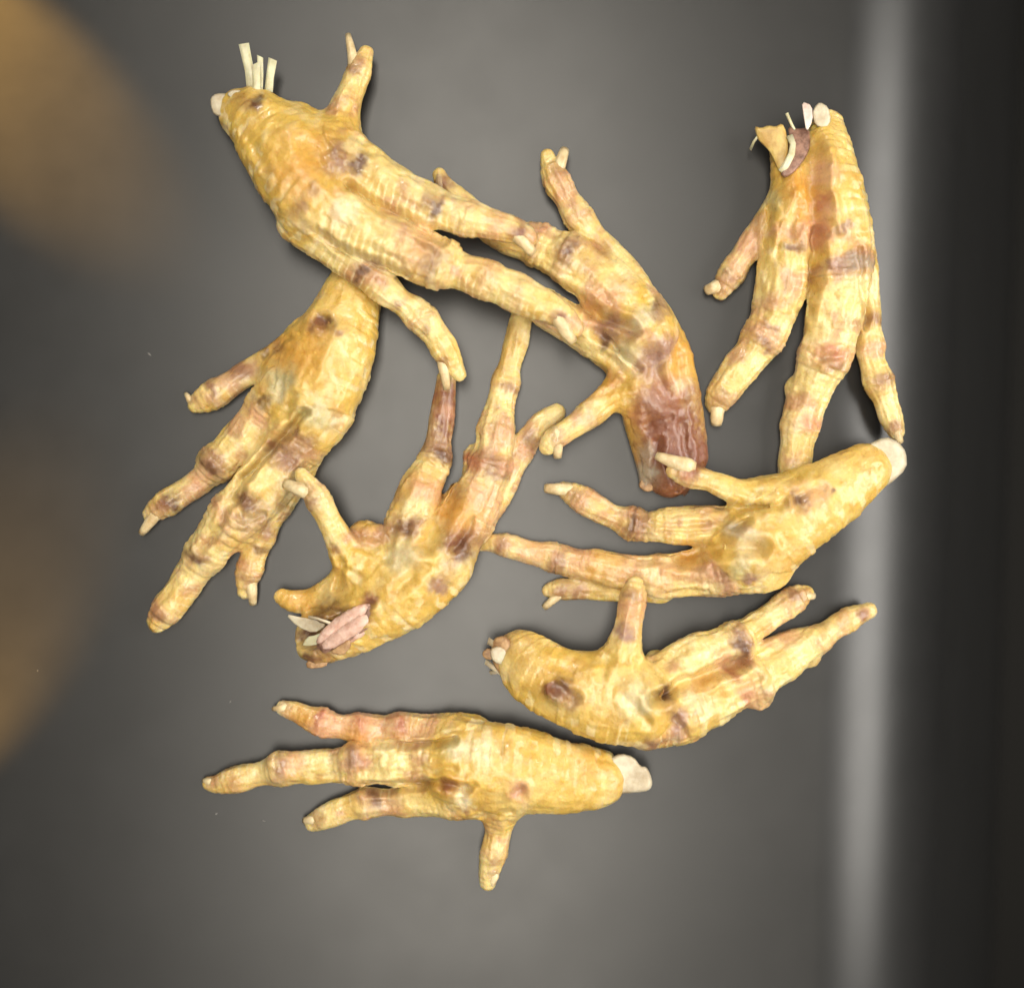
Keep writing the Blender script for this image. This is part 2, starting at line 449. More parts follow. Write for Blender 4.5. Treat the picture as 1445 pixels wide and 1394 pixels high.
def tube(path, radii, flat=1.0, seg=12, hollow=0.0, jitter=0.0, rnd=None, up=Vector((0, 0, 1))):
    """closed tube through world points; hollow sinks the far end like a cut nail"""
    V, F = [], []
    P = [Vector(q) for q in path]
    for i, q in enumerate(P):
        t = (P[min(i + 1, len(P) - 1)] - P[max(i - 1, 0)]).normalized()
        sd = t.cross(up)
        sd = sd.normalized() if sd.length > 1e-6 else Vector((1, 0, 0))
        nu = sd.cross(t)
        for k in range(seg):
            a = 2 * math.pi * k / seg
            r = radii[i] * (1 + (rnd.uniform(-jitter, jitter) if rnd else 0))
            V.append(q + sd * (math.cos(a) * r) + nu * (math.sin(a) * r * flat))
    for i in range(len(P) - 1):
        for k in range(seg):
            F.append((i * seg + k, i * seg + (k + 1) % seg, (i + 1) * seg + (k + 1) % seg, (i + 1) * seg + k))
    n0 = len(V); V.append(P[0]); F += [(n0, (k + 1) % seg, k) for k in range(seg)]
    last = (len(P) - 1) * seg
    if hollow:
        t = (P[-1] - P[-2]).normalized(); c = P[-1]
        base = len(V)
        for k in range(seg): V.append(c + (V[last + k] - c) * 0.62 - t * hollow * 0.15)
        b2 = len(V); V.append(c - t * hollow)
        for k in range(seg):
            F.append((last + k, last + (k + 1) % seg, base + (k + 1) % seg, base + k))
            F.append((base + k, base + (k + 1) % seg, b2))
    else:
        n1 = len(V); V.append(P[-1]); F += [(n1, last + k, last + (k + 1) % seg) for k in range(seg)]
    return V, F

def make_claw(ch, cl, root, rnd):
    """cl = (base x, base y, tip x, tip y, base width, tip width[, brown])"""
    bx, by, tx, ty, wb, wt = cl[:6]
    N, f = nodes_of(ch)
    q = 1 - N[:, 2] / D
    k = int(np.argmin((N[:, 0] / q + CX - bx) ** 2 + (CY - N[:, 1] / q - by) ** 2))
    zb = N[k, 2] + f * N[k, 3] * 0.42; zt = max(N[-1, 2] - 1, wt * 0.5)
    dx, dy = tx - bx, ty - by
    pts, rad = [], []
    for i in range(8):
        t = -0.35 + 1.35 * i / 7
        tc = max(t, 0)
        z = zb + (zt - zb) * tc + 3.0 * math.sin(math.pi * tc) + (t < 0) * t * 6
        pts.append(W(bx + dx * t, by + dy * t, z))
        rad.append((wb + (0.82 * wt - wb) * tc) * 0.52 * S * (0.85 if i == 0 else 1) * (1 + rnd.uniform(-.04, .04)))
    V, F = tube(pts, rad, 0.85, 12, wt * 0.35 * S, 0.05, rnd)
    return obj('claw', V, F, m_clawb if len(cl) > 6 and cl[6] else m_claw, root)

def make_strip(pts, width, thick, mat, root, name='tendon'):
    """flat ribbon through (x, y, z) plan points"""
    P = [W(*q) for q in pts]; V, F = [], []
    for i, q in enumerate(P):
        t = (P[min(i + 1, len(P) - 1)] - P[max(i - 1, 0)]).normalized()
        sd = t.cross(Vector((0, 0, 1))).normalized(); nu = sd.cross(t)
        wv = width * 0.5 * S * (1 - 0.12 * (i == 1)); th = thick * 0.5 * S
        sk = math.sin(q.x * 9e4) * (i == len(P) - 1)
        for a, b in ((-1, -.6), (-.4, -1), (.4, -1), (1, -.6), (1, .6), (.4, 1), (-.4, 1), (-1, .6)):
            V.append(q + sd * (wv * a) + nu * (th * b) + t * (sk * a * wv * 0.5))
    for i in range(len(P) - 1):
        for k in range(8):
            F.append((i * 8 + k, i * 8 + (k + 1) % 8, i * 8 + 8 + (k + 1) % 8, i * 8 + 8 + k))
    F.append(tuple(range(7, -1, -1))); e = (len(P) - 1) * 8; F.append(tuple(range(e, e + 8)))
    return obj(name, V, F, mat, root)

def make_lump(nodes, mat, root, name, rnd, flat=0.8, seg=20, jit=0.05):
    """rounded knobbly rod through (x, y, z, r) plan nodes: bone ends, dried meat"""
    N = catmull([(a, b, r, z) for a, b, z, r in nodes], 4.0)
    V, F = tube([W(a, b, z) for a, b, r, z in N], [max(r, .6) * S for a, b, r, z in N], flat, seg, 0, jit, rnd)
    return obj(name, V, F, mat, root)

def make_slab(poly, z, thick, mat, root, name, rnd, tilt=(0, 0), soft=1):
    """a flattish solid piece with the given plan outline: cut bone, shreds of skin, meat"""
    P = [(float(a), float(b)) for a, b in poly]
    for _ in range(soft):
        Q = []
        for i in range(len(P)):
            a, b = P[i], P[(i + 1) % len(P)]
            Q += [(a[0] * .78 + b[0] * .22, a[1] * .78 + b[1] * .22), (a[0] * .22 + b[0] * .78, a[1] * .22 + b[1] * .78)]
        P = Q
    cx = sum(a for a, b in P) / len(P); cy = sum(b for a, b in P) / len(P); n = len(P)
    V, F = [], []
    prof = [(0.0, -1.0), (0.75, -0.95), (0.95, -0.6), (1.0, 0.0), (0.985, 0.6), (0.94, 0.88), (0.84, 0.98), (0.40, 1.0), (0.0, 1.0)]
    idx = []
    for sc_, hz in prof:
        if sc_ == 0.0:
            idx.append(len(V)); V.append(W(cx, cy, z + hz * thick * .5)); continue
        idx.append(len(V))
        for a, b in P:
            x = cx + (a - cx) * sc_; y = cy + (b - cy) * sc_
            zz = z + hz * thick * .5 + tilt[0] * (x - cx) + tilt[1] * (y - cy) + rnd.uniform(-.012, .012) * thick
            V.append(W(x, y, zz))
    for r in range(len(prof) - 1):
        for k in range(n):
            k2 = (k + 1) % n
            if prof[r][0] == 0.0: F.append((idx[r], idx[r + 1] + k, idx[r + 1] + k2))
            elif prof[r + 1][0] == 0.0: F.append((idx[r] + k, idx[r] + k2, idx[r + 1]))
            else: F.append((idx[r] + k, idx[r] + k2, idx[r + 1] + k2, idx[r + 1] + k))
    return obj(name, V, F, mat, root)

# ------------------------------------------------------------------ worktop and floor
def worktop():
    V, F = [], []
    rad = 250.0
    prof = [(-1500.0, 0.0), (-800, 0), (0, 0), (600, 0), (1000, 0)]
    ys = [-1400, -700, -200, 0, 350, 700, 1050, 1394, 1600, 2100, 2800]
    n = 48
    for yy in ys:
        edge = 1188 - 44 * yy / 1394.0          # where the rounded nose begins
        row = [(x, 0.0) for x, _ in prof] + [(edge - 40, 0.0)]
        top = R(64)
        for k in range(n + 1):
            a = top * k / n
            row.append((edge + rad * math.sin(a), -rad * (1 - math.cos(a))))
        x1, z1 = row[-1]
        for dx in (40, 120, 240, 420):
            row.append((x1 + dx, z1 - dx * math.tan(top)))
        row.append((row[-1][0], -1600))
        V += [Vector(((x - CX) * S, (CY - yy) * S, z * S)) for x, z in row]
    m = len(row)
    for j in range(len(ys) - 1):
        for i in range(m - 1):
            F.append((j * m + i, (j + 1) * m + i, (j + 1) * m + i + 1, j * m + i + 1))
    o = obj('worktop', V, F, m_top)
    o['kind'] = 'structure'
    b = obj('floor', [(-3, -3, -0.86), (3, -3, -0.86), (3, 3, -0.86), (-3, 3, -0.86)], [(0, 1, 2, 3)], m_floor)
    b['kind'] = 'structure'
worktop()

# ------------------------------------------------------------------ the eight feet
# every node: (x, y, radius, lift above the worktop); k = how softly a chain flows into the rest
def T(*n, **kw):
    n = [list(q) for q in n]; a, b = n[-2], n[-1]
    r = max(b[2], 0.76 * a[2]); L = math.hypot(b[0] - a[0], b[1] - a[1]); t = (r - b[2]) * 0.8 / max(L, 1)     # blunt toe end
    b[0] -= (b[0] - a[0]) * t; b[1] -= (b[1] - a[1]) * t; b[2] = r
    return dict(n=n, toe=True, **kw)
def B(*n, **kw): return dict(n=list(n), **kw)

FEET = []
FEET.append(dict(  # top of the pile
    label='large golden chicken foot on top of the pile, tendon strips sprouting from its cut end',
    dorsal=(-0.8, 0.55, 0.35), at=(420, 250),
    grooves=[([(490,262),(530,290),(575,312),(628,340)],6,14),([(445,325),(478,348),(515,364),(575,394)],5,10),([(430,200),(460,240),(485,262)],11,6),([(362,134)],8,8),([(500,192),(528,214)],5,4),([(350,190),(375,240)],6,3),([(560,345),(600,352)],8,4)],
    chains=[
        B((345,160,36,10),(366,172,46,14),(396,208,58,18),(428,250,64,26),(452,280,58,36), f=0.72),
        B((425,175,28,20),(455,205,36,24),(490,235,40,32), f=0.75, k=22),
        T((440,270,46,34),(478,306,44,42),(530,334,42,50),(590,360,41,58),(618,371,36,62),(645,380,30,66),(690,396,29,70),(740,419,27,72),(780,438,22,74),(803,453,15,76),(814,466,9,78), k=12, claw=(789,452,808,482,20,17)),
        T((470,225,42,26),(505,238,40,32),(545,262,35,44),(590,284,32,56),(618,296,29,62),(660,308,26,68),(700,318,23,72),(730,327,19,74),(748,337,10,76), k=10, claw=(728,330,752,357,19,16)),
        T((430,310,42,28),(465,348,28,34),(500,376,25,44),(515,388,24,50),(555,418,22,52),(590,445,22,46),(615,472,21,42),(632,500,20,40),(641,517,15,42),(649,530,8,44), k=10, claw=(625,514,631,549,15,12)),
        T((480,205,32,26),(484,175,27,26),(488,150,23,26),(500,118,19,24),(510,92,16,22),(517,74,10,22), k=24, claw=(500,92,491,49,17,9)),
    ],
    pads=[(478,228,26,62),(612,292,20,74)],
    cuts=[B((490,262,5,92),(530,290,5,96),(575,312,5,100),(620,336,4,110), f=1.0, k=8), B((352,134,5,40),(372,128,5,40), k=6)],
    creases=[(632,362,2.6),(540,410,2),(690,395,1.5),(655,310,2),(590,450,1.8),(508,98,1.5),(480,285,1.2),(730,415,1.2)],
    blots=[('orange',440,220,42,.5),('orange',415,255,36,.45),('bruise',478,225,26,.75),('dark',505,232,13,.8),('bruise',443,268,11,.5),('bruise',425,295,11,.55),('bruise',475,300,18,.4),
        ('dark',618,292,15,.8),('bruise',602,288,13,.6),('pink',590,345,36,.5),('bruise',608,370,22,.6),('dark',511,384,14,.8),('bruise',530,372,10,.4),('bruise',560,430,9,.5),
        ('pink',700,318,24,.5),('bruise',738,318,12,.5),('pale',490,300,18,.5),('dark',362,145,12,.8),('brown',345,143,14,.4),('bruise',497,98,9,.5),('bruise',597,465,8,.5),('pink',690,382,24,.3),('brown',790,448,9,.7),('brown',733,330,9,.7),('brown',626,516,6,.6)],
    slabs=[('bone_end',[(297,138),(305,132),(322,132),(330,150),(318,166),(302,163),(297,150)],34,26,'w',(0,0)),('bone_end',[(319,133),(328,127),(343,128),(352,136),(330,142)],50,12,'w',(0,0))],
    
    strips=[[(357,140,40),(352,100,42),(344,62,52),14],[(366,140,42),(368,108,40),(367,80,44),8],[(362,142,50),(362,115,50),(361,90,54),12],[(378,140,38),(381,110,36),(385,84,40),12]],
    strip_mat='t'))
FEET.append(dict(  # brown stump, under the top foot
    label='brown-stumped chicken foot with torn purple flesh, toes running under the topmost foot',
    dorsal=(0.85, -0.4, 0.3), at=(930, 560), scute=0.45,
    grooves=[([(928,625),(922,685)],6,5),([(962,600),(970,640),(966,680)],6,4),([(940,650),(955,690)],4,5),([(765,398),(815,425),(850,447),(892,465)],8,18),([(842,468),(880,478)],8,10),([(920,500),(930,540),(945,560)],12,7),([(955,500),(965,560)],7,5),([(868,490),(900,520)],5,6),([(850,555),(885,545)],5,4),([(915,600),(945,590)],6,4)],
    chains=[
        B((944,664,38,0),(949,652,46,0),(949,632,49,0),(943,605,52,0),(932,555,56,0),(918,505,56,0),(900,465,54,2), f=0.6),
        B((916,675,15,6),(914,655,17,10),(910,630,20,8),(905,590,26,6), k=6),
        T((905,455,36,4),(890,405,30,6),(862,365,24,6),(830,325,21,8),(805,290,21,10),(785,255,20,10),(776,232,15,12),(772,219,9,14), k=12, claw=(788,238,797,211,18,15)),
        T((905,475,50,4),(885,440,48,0),(845,397,41,0),(800,366,37,0),(755,345,30,2),(715,333,27,4),(680,312,22,6),(650,285,18,8),(628,262,13,10),(620,246,9,12), k=10, claw=(622,262,619,239,14,10,1)),
        T((895,510,40,0),(870,492,36,0),(830,470,30,4),(790,448,28,10),(745,420,24,14),(705,398,18,14), k=9),
        T((905,545,34,6),(868,556,25,16),(838,580,20,26),(806,603,18,32),(783,619,17,34),(772,632,10,34), k=20, claw=(786,614,787,645,17,13)),
    ],
    pads=[(800,350,24,26),(830,465,20,10)],
    cuts=[B((815,425,5,62),(850,448,7,62),(885,462,8,74),(905,460,5,88), f=1.0, k=9), B((850,480,6,50),(862,486,8,52),(875,492,5,56), k=9)],
    creases=[(785,255,1.6),(815,305,2),(760,350,2.2),(800,366,1.2),(830,585,1.5),(770,440,1.5)],
    blots=[('orange',965,500,40,.6),('orange',925,580,40,.45),('brown',975,560,28,.5),('red',925,585,42,.55),('brown',935,570,34,.5),('brown',950,615,58,.9),('brown',945,675,64,.95),('brown',985,640,30,.8),('purple',915,515,36,.8),('purple',935,490,24,.6),('red',945,550,24,.6),('purple',930,560,26,.5),
        ('purple',855,465,22,.75),('dark',857,478,12,.7),('purple',880,478,20,.5),('pale',882,505,20,.6),('green',878,500,14,.4),('pale',908,452,18,.7),('green',915,440,16,.5),('bruise',800,350,22,.7),('dark',803,352,8,.6),('bruise',930,440,18,.55),
        ('pink',830,430,26,.4),('pink',870,410,22,.4),('orange',850,545,26,.5),('dark',925,430,10,.5),('bruise',825,372,14,.3),('brown',850,350,16,.4),('brown',625,258,16,.6),('pale',960,545,10,.5),('brown',690,345,22,.3),('grey',910,670,20,.9),('grey',912,640,14,.5)],
    slabs=[('shred',[(900,686),(906,674),(925,676),(928,690),(912,695)],18,16,'b',(0,0)),('shred',[(928,686),(945,678),(966,684),(962,695),(940,697)],16,14,'b',(0,0))],
    
    strips=[[(940,680,20),(948,696,16),14],[(960,680,24),(968,697,18),10]], strip_mat='d'))
FEET.append(dict(  # left foot
    label='golden chicken foot at the left with ringed shank, four bruised toes spread down and left',
    dorsal=(0.95, 0.2, 0.25), at=(440, 560),
    grooves=[([(428,585),(396,618),(366,650),(338,682)],6,15),([(372,503),(408,474)],4,6),([(330,690),(316,735),(285,772)],6,8),([(402,590),(415,560)],7,6),([(455,452)],8,6),([(345,690),(330,712),(345,735),(370,728)],4,5),([(430,640),(400,690)],7,-4),([(475,470),(450,540)],9,-4)],
    chains=[
        B((512,378,30,0),(500,410,40,0),(486,450,50,0),(470,495,60,2),(452,540,62,4),(440,580,54,4), f=0.75),
        B((430,485,30,6),(412,525,38,6),(398,560,38,6), f=0.8, k=18),
        T((402,545,38,8),(368,590,32,6),(337,622,30,4),(308,652,27,2),(282,679,21,0),(250,700,20,0),(224,717,17,0),(210,727,9,2), k=10, claw=(222,722,199,753,20,11)),
        T((446,580,52,4),(425,612,45,4),(403,645,41,6),(368,690,42,8),(330,735,39,6),(302,767,33,4),(276,802,27,2),(255,833,25,0),(235,861,23,0),(221,879,14,2), k=12, claw=(224,868,218,890,14,11)),
        T((420,650,30,0),(400,690,28,0),(376,735,24,0),(361,775,21,0),(350,810,18,0),(346,835,12,0), k=9, claw=(355,828,357,852,16,12)),
        T((432,480,28,10),(404,497,23,8),(375,513,20,6),(345,529,19,4),(315,549,21,2),(290,564,19,0),(275,571,12,2), k=16, claw=(268,564,262,555,10,6)),
    ],
    pads=[(392,545,26,30),(345,710,26,22),(305,648,20,14),(285,780,16,18)],
    cuts=[B((420,585,5,78),(395,618,6,66),(370,645,6,60),(345,672,5,56), f=1.0, k=9)],
    creases=[(300,660,2.8),(338,722,2.6),(368,758,2),(232,712,2),(285,795,2),(300,547,2),(352,800,1.8),(425,625,1.5),(385,575,1.6),(240,855,1.5)],
    blots=[('orange',430,500,46,.5),('orange',400,510,30,.4),('dark',458,452,14,.85),('brown',450,462,18,.5),('bruise',474,470,9,.6),('green',396,538,24,.6),('pale',388,552,15,.6),('dark',372,568,12,.6),('pink',365,588,18,.6),('green',445,583,28,.55),('bruise',425,622,22,.7),
        ('bruise',402,650,26,.65),('purple',408,640,16,.4),('brown',382,628,9,.6),('dark',345,708,16,.85),('bruise',360,715,22,.5),('bruise',342,733,13,.6),('bruise',300,645,20,.65),('dark',297,663,14,.75),('pink',283,677,20,.6),('dark',244,708,13,.75),('brown',232,712,10,.5),
        ('brown',335,518,20,.55),('bruise',302,548,13,.7),('dark',372,499,12,.55),('brown',390,485,12,.5),('dark',280,790,13,.75),('bruise',288,782,10,.6),('bruise',375,745,18,.65),('dark',366,774,11,.6),('bruise',224,870,10,.6),('bruise',350,812,11,.5),('brown',395,710,14,.4),('pale',415,690,16,.5)],
    ))
FEET.append(dict(  # bottom centre, cut open
    label='chicken foot with cut shank open on pink meat, one long toe brown',
    dorsal=(0.6, 0.75, 0.2), at=(560, 830),
    grooves=[([(600,772),(618,738),(642,690)],10,17),([(640,775),(668,735)],5,8),([(480,795),(476,830)],5,7),([(545,790),(560,745)],5,5),([(560,830),(600,800)],8,5),([(440,862),(480,862),(520,852)],5,8)],
    chains=[
        B((452,900,38,2),(485,884,46,2),(530,858,52,2),(580,822,58,2),(612,790,56,2), f=0.78),
        B((398,842,12,14),(412,848,16,12),(440,847,18,10),(470,836,24,8),(500,818,32,4), k=14),
        T((590,795,46,4),(580,752,38,6),(582,722,34,8),(598,680,31,8),(613,650,24,8),(621,610,20,8),(626,570,18,8),(630,535,15,8), k=12),
        T((622,790,46,4),(645,748,40,6),(672,702,36,8),(692,655,31,8),(700,612,29,6),(706,572,23,4),(716,530,19,2),(728,485,18,0),(738,440,16,0), k=11),
        T((668,740,28,0),(700,700,23,0),(723,660,20,0),(742,625,18,0),(764,597,17,2),(786,582,13,4), k=9),
        T((520,800,36,16),(494,786,28,26),(476,755,20,40),(459,723,19,52),(444,697,18,60),(431,678,14,64),(424,667,8,64), k=20, claw=(428,692,402,683,20,16)),
    ],
    pads=[(512,756,22,14),(530,768,26,14),(610,720,24,0),(640,735,24,2),(645,700,18,2),(668,640,16,4),(667,665,16,4),(600,800,30,46)],
    cuts=[B((388,888,22,20),(425,893,24,30),(460,892,20,46),(500,874,15,62),(516,864,10,70), k=5), B((598,770,4,92),(620,735,6,66),(640,690,6,62), f=1.0, k=9)],
    creases=[(622,645,2.6),(705,660,2.4),(724,545,1.8),(575,748,1.8),(440,708,1.6),(660,755,1.6),(740,632,1.5),(700,600,1.4)],
    blots=[('red',605,690,30,.35),('pink',690,720,30,.4),('brown',735,640,16,.45),('red',650,745,24,.4),('brown',628,560,34,.75),('brown',624,600,28,.75),('bruise',622,634,24,.8),('dark',625,646,13,.7),('pink',630,585,14,.3),('bruise',577,745,22,.75),('dark',572,744,10,.5),('brown',645,768,26,.75),('dark',655,778,16,.6),('bruise',670,760,16,.5),('purple',617,825,16,.75),
        ('orange',640,718,30,.7),('brown',645,690,18,.3),('pink',690,700,24,.5),('bruise',704,662,24,.7),('bruise',722,546,12,.6),('pink',600,690,22,.4),('brown',555,700,14,.4),('green',560,790,24,.4),('pale',572,785,22,.5),('bruise',640,800,18,.4),('bruise',438,712,11,.6),('brown',472,773,8,.5),('red',668,650,16,.7),('brown',505,745,16,.35),
        ('pink',740,630,20,.7),('bruise',748,620,12,.5),('pink',722,662,16,.6),('orange',420,848,30,.4),('dark',440,896,24,.8),('dark',480,892,20,.6),('brown',515,872,18,.6),('dark',434,930,14,.8),('dark',450,872,14,.6),('dark',470,862,26,.6),('brown',520,848,14,.7),('brown',455,930,22,.5)],
    slabs=[('meat',[(446,908),(448,918),(458,923),(468,918),(473,913),(481,915),(502,899),(527,883),(531,857),(516,850),(497,858),(472,877),(453,899)],58,16,'d',(0.25,0)),('membrane',[(402,866),(419,884),(443,894),(462,882),(450,874),(425,871)],42,6,'w',(0.2,0)),('shred',[(423,917),(433,898),(446,896),(466,885),(456,898),(446,913),(432,921)],40,8,'t',(0.4,0)),('shred',[(431,934),(446,928),(464,932),(460,941),(434,944)],34,14,'b',(0.1,0)),('meat',[(430,926),(445,916),(462,918),(470,926),(450,934)],36,12,'d',(0.3,0)),('meat',[(464,920),(480,910),(494,900),(496,912),(484,926)],62,10,'b',(0.2,0))],
    meats=[('muscle',[(449,907,54,4),(462,893,60,8),(485,877,64,10),(508,863,68,10),(522,857,70,6),(527,857,70,2)],'p'),('muscle',[(452,918,52,4),(468,906,60,9),(490,891,66,11),(512,876,70,10),(525,868,70,5),(528,866,69,2)],'p'),('muscle',[(462,915,52,3),(480,906,59,6),(504,893,66,8),(522,882,67,5),(526,879,65,2)],'p')],
    strips=[[(436,870,54),(450,873,60),(466,879,64),4]], strip_mat='w'))
FEET.append(dict(  # upper right
    label='ragged-ended chicken foot at the upper right, reddish tendon down its shank, toes pointing down',
    dorsal=(1.0, 0.0, 0.25), at=(1160, 300),
    grooves=[([(1153,330),(1149,390),(1138,442)],8,18),([(1146,205),(1146,260),(1152,330)],13,13),([(1170,215),(1176,280),(1186,325)],7,-5),([(1088,298),(1082,352)],5,8),([(1214,350),(1222,460)],4,8),([(1112,330),(1128,290)],8,5),([(1160,505),(1190,500)],5,5)],
    chains=[
        B((1168,176,22,10),(1166,205,34,8),(1166,250,48,6),(1172,300,54,4),(1178,345,52,4), f=0.8),
        B((1098,205,14,18),(1108,225,22,12),(1120,248,32,10),(1128,285,42,8),(1118,330,42,6), f=0.8, k=18),
        T((1125,310,36,12),(1098,300,24,10),(1072,330,21,8),(1046,366,20,6),(1027,395,18,4),(1016,413,12,4), k=14, claw=(1012,404,997,410,19,17)),
        T((1118,330,40,8),(1110,362,38,8),(1101,410,37,8),(1089,450,33,6),(1068,490,29,4),(1040,525,27,2),(1019,555,23,2),(1009,572,13,2), k=10, claw=(1013,572,1011,599,21,18)),
        T((1180,335,50,6),(1186,390,45,6),(1178,442,41,6),(1166,495,38,4),(1150,535,34,2),(1134,580,29,0),(1125,625,26,0),(1120,665,23,0),(1118,690,14,0), k=10),
        T((1212,345,22,0),(1222,385,19,0),(1226,430,18,0),(1227,480,20,0),(1235,525,22,0),(1248,560,20,0),(1257,590,17,0),(1265,611,10,0), k=8, claw=(1264,606,1270,624,16,12)),
    ],
    pads=[(1090,462,20,18),(1172,500,22,22),(1122,548,15,6)],
    cuts=[B((1130,150,12,40),(1128,190,11,46),(1114,236,8,56), f=1.0, k=5), B((1152,340,5,86),(1146,385,6,76),(1140,430,6,66), f=1.0, k=9), B((1150,215,3,84),(1158,270,4,92),(1156,320,4,92), f=1.0, k=8)],
    creases=[(1082,480,2.4),(1172,512,2.4),(1140,598,2),(1192,372,2.2),(1030,385,1.8),(1243,538,2),(1238,490,1.6),(1023,552,1.6)],
    blots=[('orange',1135,265,30,.8),('orange',1145,300,26,.7),('orange',1160,220,24,.4),('pink',1165,245,22,.6),('red',1163,285,16,.65),('red',1158,325,20,.7),('pink',1145,330,28,.6),('pink',1170,300,14,.5),('dark',1119,350,10,.8),('bruise',1130,352,14,.5),('purple',1191,325,14,.65),('bruise',1200,372,22,.7),('purple',1180,374,18,.5),('grey',1215,370,16,.5),
        ('pink',1055,345,24,.75),('pink',1040,372,16,.6),('bruise',1028,388,10,.6),('pink',1085,470,22,.6),('bruise',1092,464,11,.7),('bruise',1078,488,12,.7),('pink',1176,498,26,.6),('red',1178,497,14,.5),('bruise',1175,515,15,.5),('pink',1142,595,16,.65),('red',1143,600,9,.4),('bruise',1236,452,15,.7),('pink',1236,496,16,.6),('bruise',1251,536,13,.6),('brown',1262,600,12,.5),
        ('pink',1105,325,20,.6),('dark',1120,215,18,.75),('brown',1095,190,14,.5),('bruise',1020,553,9,.5),('green',1095,285,16,.4)],
    slabs=[('bone_end',[(1146,160),(1150,150),(1157,144),(1169,151),(1173,170),(1166,182),(1150,178)],46,22,'w',(0,0)),('skin_flap',[(1064,178),(1074,181),(1084,177),(1094,179),(1104,174),(1110,186),(1113,206),(1110,236),(1100,244),(1092,226),(1085,213),(1075,203),(1069,197)],42,20,'y',(0.3,0.1)),('tendon',[(1131,143),(1146,149),(1147,171),(1138,188),(1134,165)],56,7,'m',(0,0)),('meat',[(1112,178),(1126,182),(1142,180),(1144,205),(1138,222),(1122,243),(1108,252),(1100,246),(1112,222),(1114,198)],52,22,'d',(0,0.2))],
    
    strips=[[(1124,190,54),(1117,176,54),(1110,160,58),4],[(1071,191,40),(1064,200,34),(1059,211,24),4],[(1114,192,58),(1119,204,62),(1117,218,66),(1110,232,68),(1102,243,66),9]], strip_mat='t',
    ))
FEET.append(dict(  # middle right, white bone
    label='bright yellow chicken foot with a thick white bone end at the right, toes pointing left',
    dorsal=(0.35, 0.9, 0.25), at=(1120, 740),
    grooves=[([(1072,772),(1020,772),(955,786)],10,20),([(1105,712),(1060,717),(1010,712)],6,9),([(1126,708)],9,5),([(985,800),(900,790)],6,6),([(1034,745),(1055,735)],5,6),([(1000,738),(920,740)],4,5),([(1160,690),(1110,700)],7,4),([(1010,750),(930,752)],4,4)],
    chains=[
        B((1220,664,38,22),(1190,683,46,20),(1165,702,50,20),(1120,732,54,20),(1078,762,58,14),(1050,778,52,12), f=0.75),
        B((1130,690,26,34),(1085,702,32,28),(1060,715,30,24), f=0.8, k=20),
        T((1080,706,28,32),(1048,697,21,42),(1025,688,18,48),(1000,678,16,52),(972,671,17,54),(950,664,11,58), k=18, claw=(965,657,926,643,24,13)),
        T((1070,745,40,16),(1035,745,32,16),(985,742,29,14),(935,743,27,10),(903,742,22,8),(865,728,21,6),(835,712,20,6),(808,697,17,6),(793,690,11,8), k=10, claw=(799,691,770,689,18,15)),
        T((1075,790,48,8),(1035,798,43,6),(980,808,35,4),(930,812,31,4),(880,808,28,4),(835,799,26,2),(790,789,22,0),(745,778,19,0),(711,769,16,0),(690,768,12,0),(677,771,7,0), k=10),
        T((930,828,24,0),(880,830,20,0),(840,832,16,0),(805,832,15,0),(786,832,13,0),(774,833,9,2), k=8, claw=(790,838,768,857,13,11)),
    ],
    pads=[(1000,780,22,4),(1048,758,22,46),(1130,708,20,56)],
    cuts=[B((1020,772,5,70),(985,775,7,52),(945,780,6,46), f=1.0, k=9), B((1085,716,4,78),(1055,718,5,66),(1020,714,5,60), f=1, k=8)],
    creases=[(898,743,2.6),(890,745,1.6),(1018,822,2),(785,794,2),(706,770,1.6),(822,705,1.8),(970,668,1.5),(925,805,1.4),(788,834,1.8)],
    blots=[('pink',1140,705,24,.45),('bruise',1128,708,18,.6),('dark',1124,706,9,.6),('dark',1176,692,6,.7),('pink',1160,696,16,.4),('pale',1055,762,18,.7),('grey',1034,748,16,.6),('bruise',1050,745,14,.4),('purple',1062,815,11,.8),('bruise',1020,820,14,.65),('green',1045,800,18,.5),('pale',1050,785,14,.5),
        ('red',975,660,16,.6),('brown',985,663,18,.6),('bruise',900,745,22,.7),('dark',890,742,10,.6),('bruise',912,728,14,.4),('pink',825,705,18,.5),('bruise',815,700,10,.5),('pink',890,795,34,.55),('orange',850,800,36,.5),('pink',815,785,30,.55),('pink',750,778,34,.5),('bruise',786,798,14,.6),('bruise',706,772,13,.6),
        ('orange',975,785,22,.6),('pink',940,810,26,.45),('brown',800,832,20,.35),('orange',1110,780,34,.3)],
    slabs=[('bone_end',[(1215,640),(1224,627),(1249,616),(1268,623),(1279,638),(1280,661),(1254,685),(1238,690),(1218,676)],36,40,'w',(0,0))]))
